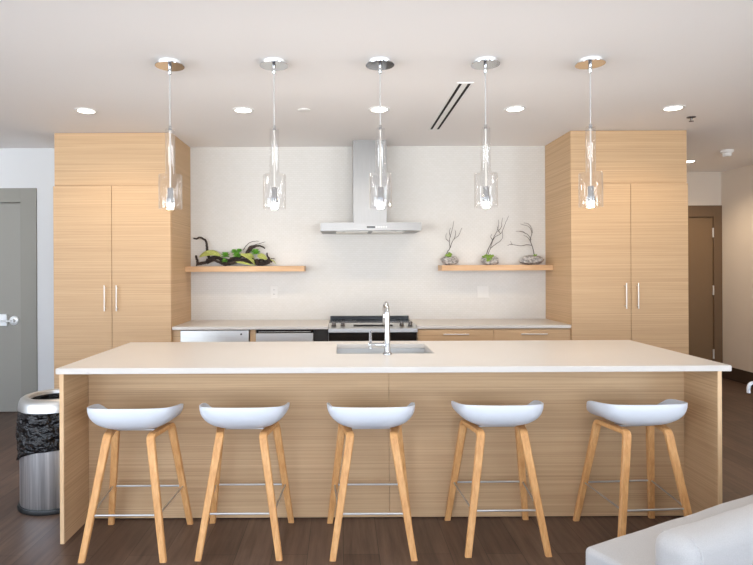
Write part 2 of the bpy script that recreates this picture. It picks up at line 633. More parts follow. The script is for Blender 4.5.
t = thing('undercounter_refrigerator', 'stainless undercounter fridge front with small lock next to the oak side panel', 'refrigerator', (X(214), YT + .3, 0))
MB().box(X(180), X(249), YT + .045, YB - .03, .02, CT - .004, .002).build('body', 'black', t)
dr = MB().box(X(180.2), X(248.6), YT - .005, YT + .042, .11, CT - .006, .004).build('door', 'steel_bright', t)
MB().lathe([(0, 0), (.008, 0), (.008, -.006), (0, -.006)], (X(241), YT - .004, .846), 'Y', 16).build('lock', 'void', dr)
bar_handle(dr, X(184), YT - .005, .70, .70, False, X(245))
MB().box(X(181), X(248), YT + .03, YT + .045, .02, .10).build('vent_grille', 'black', t)

t = thing('dishwasher', 'steel dishwasher with black control strip next to the range', 'dishwasher', (X(284), YT + .3, 0))
MB().box(X(255.6), X(313), YT + .045, YB - .03, .02, CT - .004, .002).build('body', 'black', t)
dr = MB().box(X(255.6), X(313), YT - .004, YT + .043, .11, .851, .004).build('door', 'steel_bright', t)
MB().box(X(256.4), X(312.4), YT + .006, YT + .043, .852, CT - .004, .002).build('control_strip', 'blackglass', t)
MB().box(X(258), X(310.5), YT + .003, YT + .012, .862, .866, .001).build('handle_rail', 'nickel', t)
MB().box(X(257), X(312), YT + .03, YT + .045, .02, .10).build('toe_kick', 'black', t)

t = thing('drawer_cabinet', 'oak base cabinet with two drawers beside the range', 'cabinet', (1.34, YT + .3, 0))
xa, xm, xb = .664, X(493.5), XB0 - .003
MB().box(xa, xb, YT + .02, YB - .02, .10, CT, .001).build('carcass', 'veneer', t)
MB().box(xa, xb, YT + .06, YB - .03, 0, .10).build('plinth', 'darkgap', t)
for a, b, h0, h1 in ((xa + .003, xm - .0015, X(442.5), X(468)), (xm + .0015, xb - .003, X(520), X(546))):
    dw = MB().box(a, b, YT - .001, YT + .019, .745, CT - .008, .0015).build('drawer', 'veneer', t)
    bar_handle(dw, h0, YT - .001, .838, .838, False, h1)
    dr = MB().box(a, b, YT - .001, YT + .019, .11, .741, .0015).build('door', 'veneer', t)
    bar_handle(dr, b - .05 if b < 1.5 else a + .05, YT - .001, .50, .70)

# range
RX0, RX1 = -.122, .659
t = thing('range', 'stainless slide-in range with four knobs under the steel hood', 'range', ((RX0 + RX1) / 2, YT + .3, 0))
MB().box(RX0, RX1, YT + .03, YB - .03, .03, .895, .002).build('body', 'steel_bright', t)
ck = MB().box(RX0 - .002, RX1 + .002, YT + .16, YB - .05, .8955, .916, .003).build('cooktop', 'blackglass', t)
for bx, by, r in ((.06, YT + .28, .10), (.06, YT + .48, .075), (.48, YT + .28, .09), (.48, YT + .48, .08)):
    MB().lathe([(r, 0), (r, .0008), (r - .004, .0008), (r - .004, 0)], (bx, by, .9161), 'Z', 40).build('burner_ring', 'steel', ck)
MB().box(RX0 + .005, RX1 - .005, YB - .075, YB - .022, .916, .953, .003).build('rear_vent_trim', 'blackglass', t)
# sloped control panel
y0, y1 = YT - .045, YT + .158
cp = MB().faces([(RX0, y0, .862), (RX1, y0, .862), (RX1, y0, .893), (RX0, y0, .893),
                 (RX0, y1, .862), (RX1, y1, .862), (RX1, y1, .925), (RX0, y1, .925)],
                [(0, 1, 2, 3), (3, 2, 6, 7), (7, 6, 5, 4), (0, 4, 5, 1), (0, 3, 7, 4), (1, 5, 6, 2)]).build('control_panel', 'steel_bright', t)
for px in (333.6, 342.5, 401, 409.5):
    xk = (px - PX) / 111.0
    MB().lathe([(0, 0), (.020, 0), (.021, .006), (.017, .010), (.016, .032), (0, .032)], (xk, YT + .06, .910), 'Z', 20).build('knob', 'knob', cp)
MB().box(.0 + .10, .45, YT + .045, YT + .075, .906, .9185, .001).build('display', 'blackglass', cp)
dr = MB()
dr.box(RX0 + .002, RX1 - .002, YT - .03, YT + .028, .28, .858, .004)
od = dr.build('oven_door', 'steel_bright', t)
MB().box(RX0 + .004, RX1 - .004, YT - .034, YT - .029, .785, .857, .001).build('door_glass', 'blackglass', od)
bar = MB().tube([(RX0 + .05, YT - .075, .765), (RX1 - .05, YT - .075, .765)], .011, 12)
for q in (RX0 + .08, RX1 - .08): bar.tube([(q, YT - .03, .765), (q, YT - .075, .765)], .008, 8)
bar.build('handle', 'nickel', od)
MB().box(RX0 + .002, RX1 - .002, YT - .028, YT + .028, .09, .272, .004).build('drawer', 'steel', t)
for x in (RX0 + .05, RX1 - .05):
    for y in (YT + .08, YB - .1):
        MB().lathe([(0, 0), (.02, 0), (.02, .035), (0, .035)], (x, y, 0), 'Z', 12).build('foot', 'black', t)

# hood
HX = .267
t = thing('range_hood', 'stainless chimney range hood with a wide canopy above the range', 'range hood', (HX, YB - .25, 1.768))
hw = .463
yf = YB - .50
n = 18
outline = [(-hw, YB - .009), (-hw, yf + .032)]
for i in range(1, n):
    u = -1 + 2 * i / n
    outline.append((u * hw, yf + .032 * abs(u) ** 2.6))
outline += [(hw, yf + .032), (hw, YB - .009)]
vs = [(HX + x, y, 1.768) for x, y in outline] + [(HX + x, y, 1.842) for x, y in outline]
N = len(outline)
cb = MB().faces(vs, [tuple(range(N)), tuple(range(N, 2 * N))[::-1]] + [(i, (i + 1) % N, N + (i + 1) % N, N + i) for i in range(N)])
cb.build('canopy', 'steel', t)
MB().box(HX - .158, HX + .158, YB - .305, YB - .009, 1.8425, 2.28, .0005).build('chimney', 'steel_v', t)
MB().box(HX - .158, HX + .158, YB - .305, YB - .009, 2.2802, H - .001, .0004).build('chimney_sleeve', 'steel_v', t)
pn = MB().box(HX - .040, HX + .036, yf - .003, yf + .004, 1.792, 1.806, .001).build('control_panel', 'blackglass', t)
for i in range(5):
    x = HX + .05 + i * .022
    MB().lathe([(0, 0), (.005, 0), (.005, -.005), (0, -.005)], (x, yf + .002, 1.799), 'Y', 10).build('button', 'nickel', t)
for x in (-.28, .27):
    MB().lathe([(0, 0), (.035, 0), (.035, -.006), (0, -.006)], (HX + x, yf + .12, 1.7675), 'Z', 20).build('lamp', 'hoodlens', t)
for x in (-.17, .17):
    MB().box(HX + x - .15, HX + x + .15, YB - .36, YB - .06, 1.762, 1.7675, .001).build('filter', 'nickel', t)

# ---------------------------------------------------------------- shelves
SY0 = 5.56
SZ = 1.449
o = MB().box(XA1 + .001, -.361, SY0, YB - .009, SZ - .053, SZ, .002).solid('floating_shelf', 'shelf_oak',
    'oak floating shelf carrying the driftwood and succulents', 'shelf', 'oak floating shelves')
o = MB().box(.956, XB0 - .001, SY0, YB - .009, SZ - .053, SZ, .002).solid('floating_shelf', 'shelf_oak',
    'oak floating shelf carrying three stones with bare branches', 'shelf', 'oak floating shelves')

SS = 102.0
def q2(zx, zy, dy=0.0, ox=430, oy=210):
    return Vector(((ox + zx / 5.79 - PX) / SS, 5.69 + dy, HC - (oy + zy / 5.79 - PY) / SS))

def branch(m, pts, r0, r1, ox=430, oy=210, dy=(0, 0), wob=0.004, seed=1, n=7):
    rnd = random.Random(seed)
    P = []
    for i, p in enumerate(pts):
        f = i / max(1, len(pts) - 1)
        v = q2(p[0], p[1], dy[0] + (dy[1] - dy[0]) * f, ox, oy)
        P.append(v + Vector((0, rnd.uniform(-1, 1) * wob * 1.5, 0)))
    P = smooth_path(P, 4)
    P = [p + Vector((rnd.uniform(-1, 1), rnd.uniform(-1, 1), rnd.uniform(-1, 1))) * wob * .35 for p in P]
    R = [r0 + (r1 - r0) * i / (len(P) - 1) for i in range(len(P))]
    m.tube(P, R, n)

rock_specs = [
    ((112, 158), (48, 55), 1, 'grey stone holding an upright forked bare branch, at the hood end of the shelf',
     [[(95, 268), (104, 243), (118, 222), (115, 185), (122, 150), (135, 110), (143, 65)],
      [(118, 222), (130, 185), (148, 165), (165, 150), (183, 108)],
      [(115, 188), (97, 170), (95, 150), (102, 138)],
      [(120, 160), (112, 130), (116, 108)],
      [(140, 172), (152, 140), (150, 118)]],
     (106, 268, 20)),
    ((350, 0), (50, 54), 2, 'grey stone with bright green moss holding a slanting bare branch, middle of the shelf',
     [[(328, 262), (342, 225), (360, 190), (372, 165), (392, 125), (402, 95), (405, 58)],
      [(336, 262), (350, 228), (372, 165), (410, 140), (430, 92), (442, 65), (454, 40)],
      [(350, 228), (385, 200), (412, 182), (427, 158), (424, 125)],
      [(365, 178), (352, 160), (354, 145)],
      [(395, 130), (418, 100), (420, 75), (428, 48)],
      [(410, 140), (395, 118), (386, 100)]],
     (338, 272, 20)),
    ((588, 0), (67, 52), 3, 'wide grey stone with a branch leaning sideways, next to the cupboard side',
     [[(606, 272), (600, 240), (592, 210), (585, 178), (594, 140), (584, 108), (566, 95), (532, 84)],
      [(592, 210), (560, 206), (530, 213), (496, 208), (472, 204), (462, 187)],
      [(478, 205), (466, 205), (455, 209)],
      [(588, 178), (570, 152), (548, 138), (515, 130)],
      [(594, 140), (592, 110), (575, 84), (552, 78)],
      [(584, 190), (566, 165), (540, 152)],
      [(556, 142), (540, 128), (505, 126)]],
     (604, 268, 9)),
]
for (cx, _), (hwz, hz), sd, lab, brs, ms in rock_specs:
    c = q2(cx, 0); c.z = SZ
    rw = hwz / 5.79 / SS
    rh = (318 - 265) / 5.79 / SS
    t = thing('branch_planter', lab, 'decoration', (c.x, c.y, SZ), 0, 'stones with bare branches on the shelf')
    m = MB().blob((c.x, c.y, SZ + rh * .52), (rw, rw * .62, rh * .56), sd, .28, 1.3, 4)
    for v in m.bm.verts:
        if v.co.z < SZ + .001: v.co.z = SZ + .001
    m.build('stone', 'stone', t)
    m = MB()
    for i, b in enumerate(brs):
        branch(m, b, .0042 if i == 0 else .0030, .0016, seed=sd * 10 + i, dy=(0, (-1) ** i * .03), wob=.004)
    m.build('branch', 'twig', t)
    m = MB()
    mc = q2(ms[0], ms[1], -.02)
    r = ms[2] / 5.79 / SS
    rnd = random.Random(sd)
    for i in range(26):
        o_ = Vector((rnd.gauss(0, r * .45), rnd.gauss(0, r * .4), rnd.gauss(0, r * .3)))
        m.blob(mc + o_, (r * .38, r * .38, r * .34), i, .4, 3, 2)
    if sd == 2:
        for i in range(14):
            m.blob(q2(338 + rnd.uniform(-14, 14), 285 + rnd.uniform(-12, 14), -.045), (r * .3,) * 3, i, .4, 3, 2)
    m.build('moss', 'moss', t)

# driftwood with succulents
t = thing('driftwood_planter', 'dark gnarled driftwood planted with green succulents on the oak shelf', 'decoration', (-.86, 5.68, SZ))
D = dict(ox=180, oy=220)
m = MB()
def gn(pts, r0, r1, seed, dy=(0, 0), wob=.008):
    branch(m, pts, r0, r1, seed=seed, dy=dy, wob=wob, n=9, **D)
gn([(94, 204), (98, 228), (104, 246), (128, 246), (150, 240), (170, 222), (196, 213), (226, 218), (252, 236), (272, 240)], .011, .019, 1)
gn([(272, 240), (300, 226), (334, 226), (362, 234), (392, 236), (430, 246), (470, 246), (505, 240), (528, 230)], .019, .013, 2)
gn([(172, 220), (158, 192), (156, 160), (154, 135), (143, 112), (118, 98), (100, 104), (80, 101)], .014, .008, 3)
gn([(102, 240), (98, 262)], .010, .007, 4)
gn([(250, 236), (262, 256), (276, 246)], .014, .013, 5)
gn([(376, 205), (392, 172), (420, 155), (450, 147), (474, 152), (492, 162)], .012, .007, 6)
gn([(396, 185), (420, 165), (446, 150)], .011, .006, 7, (0, -.03))
gn([(366, 172), (382, 148), (402, 130), (430, 120), (456, 121)], .004, .002, 8)
gn([(404, 150), (440, 140), (470, 132), (494, 125)], .0035, .002, 9)
gn([(504, 188), (508, 210), (520, 226), (532, 242)], .007, .010, 10)
gn([(440, 250), (468, 254), (500, 252), (522, 244)], .014, .010, 11, (-.03, -.03))
gn([(510, 232), (530, 222), (548, 222)], .007, .003, 12)
gn([(330, 240), (290, 250), (264, 250)], .013, .016, 13, (-.03, -.02))
gn([(150, 244), (180, 232), (205, 216)], .014, .014, 14, (.03, .03))
gn([(225, 222), (300, 232), (380, 226), (440, 236)], .016, .014, 15, (.04, .03))
gn([(160, 226), (200, 228), (240, 246), (262, 256)], .013, .010, 16, (-.04, -.03), .012)
gn([(290, 222), (330, 214), (372, 208), (400, 186)], .013, .011, 17, (-.02, 0), .012)
gn([(300, 244), (350, 240), (400, 232), (430, 214)], .014, .010, 18, (-.05, -.02), .014)
gn([(440, 236), (470, 228), (498, 236), (516, 214)], .012, .008, 19, (.02, 0), .012)
gn([(380, 190), (398, 158), (412, 150), (430, 152)], .009, .005, 20, (.02, .03), .01)
gn([(448, 230), (460, 252), (490, 246)], .016, .012, 21, (-.05, -.04), .012)
gn([(150, 246), (130, 250), (112, 256)], .010, .008, 22, (-.04, -.05), .010)
m.build('driftwood', 'bark', t)

def rosette(c, r, seed):
    m = MB()
    rnd = random.Random(seed)
    for ring, (n, el, ln) in enumerate(((10, -.25, .9), (10, .3, 1.0), (8, .85, .95), (6, 1.25, .8))):
        for i in range(n):
            a = 2 * PI * (i + ring * .5) / n + rnd.uniform(-.2, .2)
            e = el + rnd.uniform(-.12, .12)
            d = Vector((math.cos(a) * math.cos(e), math.sin(a) * math.cos(e), math.sin(e)))
            s = Vector((-math.sin(a), math.cos(a), 0))
            u = s.cross(d)
            L = r * ln; W = r * .30
            prof = [(0, .3), (.35, .8), (.65, 1.0), (.86, .75), (1, .1)]
            vs, fs = [], []
            for f, wd in prof:
                p = c + d * (L * f) + Vector((0, 0, 1)) * (L * .12 * f * f)
                vs += [p - s * W * wd + u * W * .2, p - u * W * .28 * wd, p + s * W * wd + u * W * .2, p + u * W * .34 * wd]
            for k in range(len(prof) - 1):
                for j in range(4):
                    fs.append((k * 4 + j, k * 4 + (j + 1) % 4, k * 4 + 4 + (j + 1) % 4, k * 4 + 4 + j))
            fs.append((0, 1, 2, 3)); b_ = (len(prof) - 1) * 4
            fs.append((b_, b_ + 1, b_ + 2, b_ + 3))
            m.faces(vs, fs, True)
    return m
for i, (zx, zy, r) in enumerate(((266, 206, 27), (262, 236, 19), (332, 206, 27), (316, 184, 20), (346, 180, 20), (440, 190, 29))):
    rosette(q2(zx, zy, -.03, **D), r / 5.79 / SS, i).build('succulent', 'green', t)

def leaf(m, pts, w, dy, seed=0):
    P = smooth_path([q2(x, y, dy, **D) for x, y in pts], 5)
    n = len(P)
    vs, fs = [], []
    for i, p in enumerate(P):
        f = i / (n - 1)
        wd = w * max(.06, math.sin(PI * (0.08 + .9 * f)) ** .8)
        d = (P[min(i + 1, n - 1)] - P[max(i - 1, 0)]).normalized()
        s = Vector((0, .75, 0)) + Vector((0, 0, 1)) * .66
        s = (s - d * s.dot(d)).normalized()
        u = d.cross(s)
        vs += [p - s * wd, p + u * wd * .16 + u * .0012, p + s * wd, p + u * wd * .16 - u * .0012]
    for k in range(n - 1):
        for j in range(4):
            fs.append((k * 4 + j, k * 4 + (j + 1) % 4, k * 4 + 4 + (j + 1) % 4, k * 4 + 4 + j))
    m.faces(vs, fs, True)
for pts, w, dy in (([(118, 210), (150, 192), (190, 188), (242, 206)], .042, -.035),
                   ([(158, 178), (200, 186), (238, 200)], .034, -.04),
                   ([(358, 196), (395, 206), (420, 228), (440, 262)], .034, -.05),
                   ([(375, 200), (410, 200), (436, 222)], .024, -.04),
                   ([(452, 204), (478, 208), (508, 226)], .040, -.045),
                   ([(330, 240), (375, 246), (432, 262)], .016, -.06),
                   ([(525, 226), (545, 236), (562, 258)], .008, -.05)):
    m = MB(); leaf(m, pts, w, dy)
    m.build('leaf', 'olive', t)

# outlets on the tile
def outlet(px, py, w, h, name, label, cat):
    x = (px - PX) / 100.5; z = HC - (py - PY) / 100.5
    t = thing(name, label, cat, (x, YB - .008, z - h / 2))
    pl = MB().box(x - w / 2, x + w / 2, YB - .014, YB - .0082, z - h / 2, z + h / 2, .002).build('cover_plate', 'plate', t)
    if w < .1:
        for dz in (-.022, .022):
            so = MB().box(x - .017, x + .017, YB - .0165, YB - .0138, z + dz - .014, z + dz + .014, .001).build('socket', 'plate', t)
            sl = MB()
            for dx in (-.007, .007): sl.box(x + dx - .0015, x + dx + .0015, YB - .0172, YB - .0163, z + dz - .004, z + dz + .006)
            sl.build('slot', 'void', so)
    else:
        for dx in (-.024, .024):
            MB().box(x + dx - .017, x + dx + .017, YB - .0175, YB - .0138, z - .033, z + .033, .001).build('rocker', 'plate', t)
outlet(274.0, 291.8, .072, .115, 'power_outlet', 'white double power outlet on the tile under the driftwood shelf', 'outlet')
outlet(482.7, 292.5, .117, .115, 'light_switch', 'white two-rocker switch plate on the tile under the branch shelf', 'switch')

# ---------------------------------------------------------------- island
IX0, IX1, IY0, IY1 = -1.485, 2.014, 2.999, 4.067
SKX0, SKX1, SKY0, SKY1 = -.037, .551, 3.476, 3.905
def slab_hole(x0, x1, y0, y1, z0, z1, hx0, hx1, hy0, hy1):
    xs, ys = [x0, hx0, hx1, x1], [y0, hy0, hy1, y1]
    vs = [(x, y, z) for z in (z0, z1) for y in ys for x in xs]
    idx = lambda i, j, k: k * 16 + j * 4 + i
    fs = []
    for j in range(3):
        for i in range(3):
            if i == 1 and j == 1: continue
            for k in (0, 1): fs.append((idx(i, j, k), idx(i + 1, j, k), idx(i + 1, j + 1, k), idx(i, j + 1, k)))
    for i in range(3):
        for j in (0, 3): fs.append((idx(i, j, 0), idx(i + 1, j, 0), idx(i + 1, j, 1), idx(i, j, 1)))
        for j in (0, 3): fs.append((idx(j, i, 0), idx(j, i + 1, 0), idx(j, i + 1, 1), idx(j, i, 1)))
    fs += [(idx(1, 1, 0), idx(2, 1, 0), idx(2, 1, 1), idx(1, 1, 1)), (idx(1, 2, 0), idx(2, 2, 0), idx(2, 2, 1), idx(1, 2, 1)),
           (idx(1, 1, 0), idx(1, 2, 0), idx(1, 2, 1), idx(1, 1, 1)), (idx(2, 1, 0), idx(2, 2, 0), idx(2, 2, 1), idx(2, 1, 1))]
    t = bmesh.new()
    v = [t.verts.new(p) for p in vs]
    for f in fs: t.faces.new([v[i] for i in f])
    bmesh.ops.recalc_face_normals(t, faces=t.faces[:])
    ed = [e for e in t.edges if len(e.link_faces) == 2 and e.calc_face_angle(0) > .5]
    bmesh.ops.bevel(t, geom=ed, offset=.003, segments=2, affect='EDGES')
    m = MB(); m._add(t, False)
    return m
IT = .9135
slab_hole(IX0, IX1, IY0, IY1, IT - .030, IT, SKX0, SKX1, SKY0, SKY1).solid('island_countertop', 'quartz',
    'long white quartz countertop of the island with the sink cutout', 'countertop')
IB = IT - .0305
t = thing('kitchen_island', 'oak clad kitchen island standing on the dark plank floor', 'kitchen island', (.264, 3.6, 0))
PY0 = 3.306
for a, b in ((-1.4485, .2634), (.2646, 1.9475)):
    MB().box(a, b, PY0, PY0 + .02, .006, IB, .001).build('back_panel', 'veneer', t)
for a, b in ((-1.4705, -1.449), (1.948, 1.9695)):
    sp = MB().box(a, b, IY0 + .018, IY1 - .03, .0, IB, .001).build('side_panel', 'veneer', t)
    MB().box(a, b, IY0 + .012, IY0 + .0178, .0, IB, .001).build('edge_band', 'edge', sp)
# carcass around the sink void
m = MB()
m.box(-1.445, SKX0 - .03, PY0 + .021, IY1 - .06, .10, IB)
m.box(SKX1 + .03, 1.945, PY0 + .021, IY1 - .06, .10, IB)
m.box(SKX0 - .03, SKX1 + .03, PY0 + .021, IY1 - .06, .10, .60)
m.build('carcass', 'veneer', t)
MB().box(-1.43, 1.945, PY0 + .03, IY1 - .12, 0, .099).build('plinth', 'darkgap', t)
xs = [-1.43, -.74, -.05, .57, 1.26, 1.945]
for a, b in zip(xs, xs[1:]):
    dr = MB().box(a + .002, b - .002, IY1 - .059, IY1 - .04, .11, IB - .01, .0015).build('door', 'veneer', t)
    m = MB().tube([(b - .05, IY1 - .01, .62), (b - .05, IY1 - .01, .80)], .006, 8)
    for z in (.64, .78): m.tube([(b - .05, IY1 - .04, z), (b - .05, IY1 - .01, z)], .005, 8)
    m.build('handle', 'nickel', dr)

# sink
t = thing('sink', 'stainless undermount sink set into the island countertop', 'sink', ((SKX0 + SKX1) / 2, (SKY0 + SKY1) / 2, .66))
e = .006
zt, zb = IB, .665
vs = []
for (x0, x1, y0, y1, z) in ((SKX0 - .02, SKX1 + .02, SKY0 - .02, SKY1 + .02, zt - .001), (SKX0 - e, SKX1 + e, SKY0 - e, SKY1 + e, zt - .001),
                            (SKX0 + .004, SKX1 - .004, SKY0 + .004, SKY1 - .004, zb + .02), (SKX0 + .03, SKX1 - .03, SKY0 + .03, SKY1 - .03, zb)):
    vs += [(x0, y0, z), (x1, y0, z), (x1, y1, z), (x0, y1, z)]
fs = [(k * 4 + i, k * 4 + (i + 1) % 4, k * 4 + 4 + (i + 1) % 4, k * 4 + 4 + i) for k in range(3) for i in range(4)] + [(12, 13, 14, 15)]
b = MB().faces(vs, fs).build('basin', 'steel_bright', t)
md = b.modifiers.new('thick', 'SOLIDIFY'); md.thickness = .0015; md.offset = 0
MB().lathe([(0, .0035), (.03, .0035), (.042, .002), (.045, .001), (.0, .001)], (.257, 3.70, zb), 'Z', 24).build('drain', 'chrome', t)

# faucet
fx, fy = .266, 3.437
t = thing('faucet', 'tall chrome faucet with a side lever at the island sink', 'faucet', (fx, fy, IT))
MB().lathe([(0, .0), (.027, .0), (.027, .006), (.022, .012), (.0175, .016), (.0165, .12), (0, .12)], (fx, fy, IT + .0005), 'Z', 24).build('base', 'chrome', t)
pts = [(fx, fy, IT + .10), (fx, fy, IT + .24)]
for i in range(0, 13):
    a = PI * i / 12
    pts.append((fx, fy + .085 - .085 * math.cos(a), IT + .25 + .045 * math.sin(a)))
pts += [(fx + .002, fy + .172, IT + .22)]
MB().tube(pts, [.0155, .0155] + [.0145] * 13 + [.0145], 14).build('spout', 'chrome', t)
MB().lathe([(0, 0), (.017, 0), (.0175, -.012), (.0175, -.06), (.014, -.068), (0, -.068)], (fx + .002, fy + .172, IT + .225), 'Z', 18).build('spray_head', 'chrome', t)
hz = IT + .058
m = MB().lathe([(0, 0), (.0165, 0), (.0165, -.012), (.0115, -.016), (.0115, -.078), (.013, -.082), (.013, -.10), (0, -.10)], (fx - .012, fy, hz), 'X', 18)
m.tube([(fx - .099, fy, hz - .022), (fx - .099, fy, hz + .03), (fx - .099, fy - .002, hz + .085)], [.0085, .0085, .0075], 12)
m.build('lever', 'chrome', t)

# ---------------------------------------------------------------- bar stools
def fillet(a, b, c, r, k=6):
    """Round the corner b of the polyline a-b-c."""
    a, b, c = Vector(a), Vector(b), Vector(c)
    u, v = (a - b).normalized(), (c - b).normalized()
    ang = u.angle(v)
    dlen = r / math.tan(ang / 2)
    p, q = b + u * dlen, b + v * dlen
    out = []
    for i in range(k + 1):
        f = i / k
        out.append(p * (1 - f) ** 2 + b * 2 * f * (1 - f) + q * f * f)
    return out

def make_stool():
    t = thing('bar_stool', '', 'bar stool', (0, 0, 0), 0, 'white shell bar stools at the island')
    # seat shell : rim line, symmetric; x, y, z over the half
    half = [(0, -.185, .738), (.08, -.183, .738), (.145, -.172, .737), (.195, -.140, .733), (.2185, -.090, .728), (.228, -.030, .722),
            (.2305, .030, .715), (.225, .072, .702), (.208, .112, .672), (.185, .150, .640), (.135, .178, .616), (.07, .190, .606), (0, .193, .604)]
    H1 = smooth_path(half, 3)
    rim = H1 + [Vector((-p.x, p.y, p.z)) for p in H1[-2:0:-1]]
    C = Vector((0, .005, .599))
    nr = 14
    vs, fs = [C.copy()], []
    n = len(rim)
    for j in range(1, nr + 1):
        r = math.sin(PI / 2 * j / nr)
        for p in rim:
            ex = 2.4 - .2 * min(1, max(0, (p.y + .12) / .16))
            f = 1 - (1 - min(1, r) ** ex) ** (1 / ex)
            vs.append(Vector((C.x + (p.x - C.x) * r, C.y + (p.y - C.y) * r, C.z + (p.z - C.z) * f)))
    for i in range(n):
        fs.append((0, 1 + i, 1 + (i + 1) % n))
    for j in range(nr - 1):
        for i in range(n):
            a = 1 + j * n
            fs.append((a + i, a + (i + 1) % n, a + n + (i + 1) % n, a + n + i))
    s = MB().faces(vs, fs, True).build('seat', 'shell', t)
    # make the normals look upwards, then thicken inwards
    me = s.data
    if me.polygons[0].normal.z < 0: me.flip_normals()
    md = s.modifiers.new('thick', 'SOLIDIFY'); md.thickness = .009; md.offset = 1.0
    md = s.modifiers.new('round', 'BEVEL'); md.width = .003; md.segments = 2; md.limit_method = 'ANGLE'; md.angle_limit = 1.0
    for sx in (-1, 1):
        f0, b0 = (sx * .199, -.205, 0), (sx * .108, -.112, .585)
        b1, f1 = (sx * .148, .105, .589), (sx * .221, .213, 0)
        mid = (Vector(b0) + Vector(b1)) / 2
        for foot, corner in ((f0, b0), (f1, b1)):
            arc = fillet(foot, corner, mid, .032, 7)
            leg = [Vector(foot).lerp(arc[0], i / 6) for i in range(6)]
            path = leg + arc + [mid]
            L = len(path)
            wid = [.032 + .009 * min(1, i / 6) for i in range(L)]
            lm = MB().ribbon(path, wid, .0235)
            for v in lm.bm.verts:
                if v.co.z < .012: v.co.z = 0.0006 if v.co.z < .006 else v.co.z
            lm.build('leg', 'oak', t, False)
    zc = [(-.199 + .091 * .36, -.205 + .093 * .36, .213), (.199 - .091 * .36, -.205 + .093 * .36, .213),
          (.221 - .073 * .385, .213 - .108 * .385, .230), (-.221 + .073 * .385, .213 - .108 * .385, .230)]
    ring = []
    for i in range(4):
        ring += fillet(zc[i - 1], zc[i], zc[(i + 1) % 4], .012, 4)
    MB().tube(ring, .0052, 10, True).build('footrest', 'wire', t, False)
    m = MB()
    m.box(-.10, .10, -.012, .03, .586, .5945, .002)
    m.build('seat_bracket', 'wire', t, False)
    return t

stool = make_stool()
stools = [
    (-1.076, 3.030, 'white shell bar stool with oak legs nearest the steel trash bin'),
    (-.512, 3.043, 'second bar stool from the trash bin, white shell on oak legs'),
    (.147, 3.035, 'middle of the five white bar stools, standing before the faucet'),
    (.812, 3.066, 'second bar stool from the sofa, white shell on oak legs'),
    (1.545, 3.066, 'white shell bar stool whose oak leg is hidden by the sofa corner'),
]
for i, (x, y, lab) in enumerate(stools):
    if i == 0:
        stool.location = (x, y, 0); stool['label'] = lab
    else:
        r = dup(stool, (x, y, 0), lab, stool['group'])
        r.rotation_euler.z = math.radians((0, 0, 0, .5, 4.0)[i])

# ---------------------------------------------------------------- pendant lamps
PD = 3.38
def make_pendant(x):
    t = thing('pendant_lamp', '', 'pendant lamp', (x, PD, 0), 0, 'clear glass pendant lamps over the island')
    ca = MB()
    ca.lathe([(0, H - .0005), (.062, H - .0005), (.062, H - .024), (0, H - .024)], (x, PD, 0), 'Z', 40)
    c = ca.build('canopy', 'white', t)
    c.location = (0, 0, 0)
    MB().lathe([(0, H - .0242), (.083, H - .0242), (.084, H - .026), (.083, H - .029), (0, H - .029)], (x, PD, 0), 'Z', 48).build('reflector_disc', 'chrome', c)
    MB().lathe([(0, H - .0292), (.010, H - .0292), (.010, H - .070), (.006, H - .078), (0, H - .078)], (x, PD, 0), 'Z', 16).build('cord_grip', 'chrome', c)
    MB().tube([(x, PD, 2.245), (x, PD, H - .075)], .0032, 8).build('cord', 'wire', t)
    # glass: thin-walled bottle open at the bottom
    ro, th = .0285, .0028
    Ro = .0675
    prof = [(.010, 2.246), (ro - .006, 2.244), (ro, 2.238), (ro, 1.986), (ro + .004, 1.979), (Ro - .006, 1.977), (Ro, 1.970), (Ro, 1.778),
            (Ro - .001, 1.775), (Ro - th, 1.778), (Ro - th, 1.967), (Ro - .007, 1.9735), (ro + .002, 1.9755), (ro - th, 1.983), (ro - th, 2.236), (.010, 2.241)]
    MB().lathe(prof, (x, PD, 0), 'Z', 48, close=True).build('glass_shade', 'glass', t)
    MB().lathe([(0, 2.262), (.007, 2.26), (.0095, 2.25), (.0095, 2.232), (0, 2.232)], (x, PD, 0), 'Z', 16).build('cap', 'chrome', t)
    MB().tube([(x, PD, 1.895), (x, PD, 2.233)], .0048, 8).build('stem', 'nickel', t)
    so = MB().lathe([(0, 1.898), (.015, 1.898), (.0165, 1.892), (.0165, 1.848), (.022, 1.836), (.026, 1.806), (.024, 1.806), (.013, 1.84), (0, 1.84)], (x, PD, 0), 'Z', 24).build('lamp_socket', 'chrome', t)
    MB().lathe([(0, 1.818), (.012, 1.817), (.019, 1.810), (.0215, 1.801), (.019, 1.790), (.010, 1.784), (0, 1.783)], (x, PD, 0), 'Z', 24).build('bulb', 'bulb', so)
    return t
pend_x = [-.998, -.391, .227, .841, 1.452]
pend_lab = [
    'clear glass pendant lamp hanging nearest the grey door cupboard',
    'clear glass pendant lamp hanging before the driftwood shelf',
    'middle glass pendant lamp, hanging before the steel hood chimney',
    'clear glass pendant lamp hanging before the shelf of bare branches',
    'clear glass pendant lamp hanging before the cupboard beside the brown door passage',
]
pend = make_pendant(pend_x[0]); pend['label'] = pend_lab[0]
for x, lab in zip(pend_x[1:], pend_lab[1:]):
    dup(pend, (x, PD, 0), lab, pend['group'])

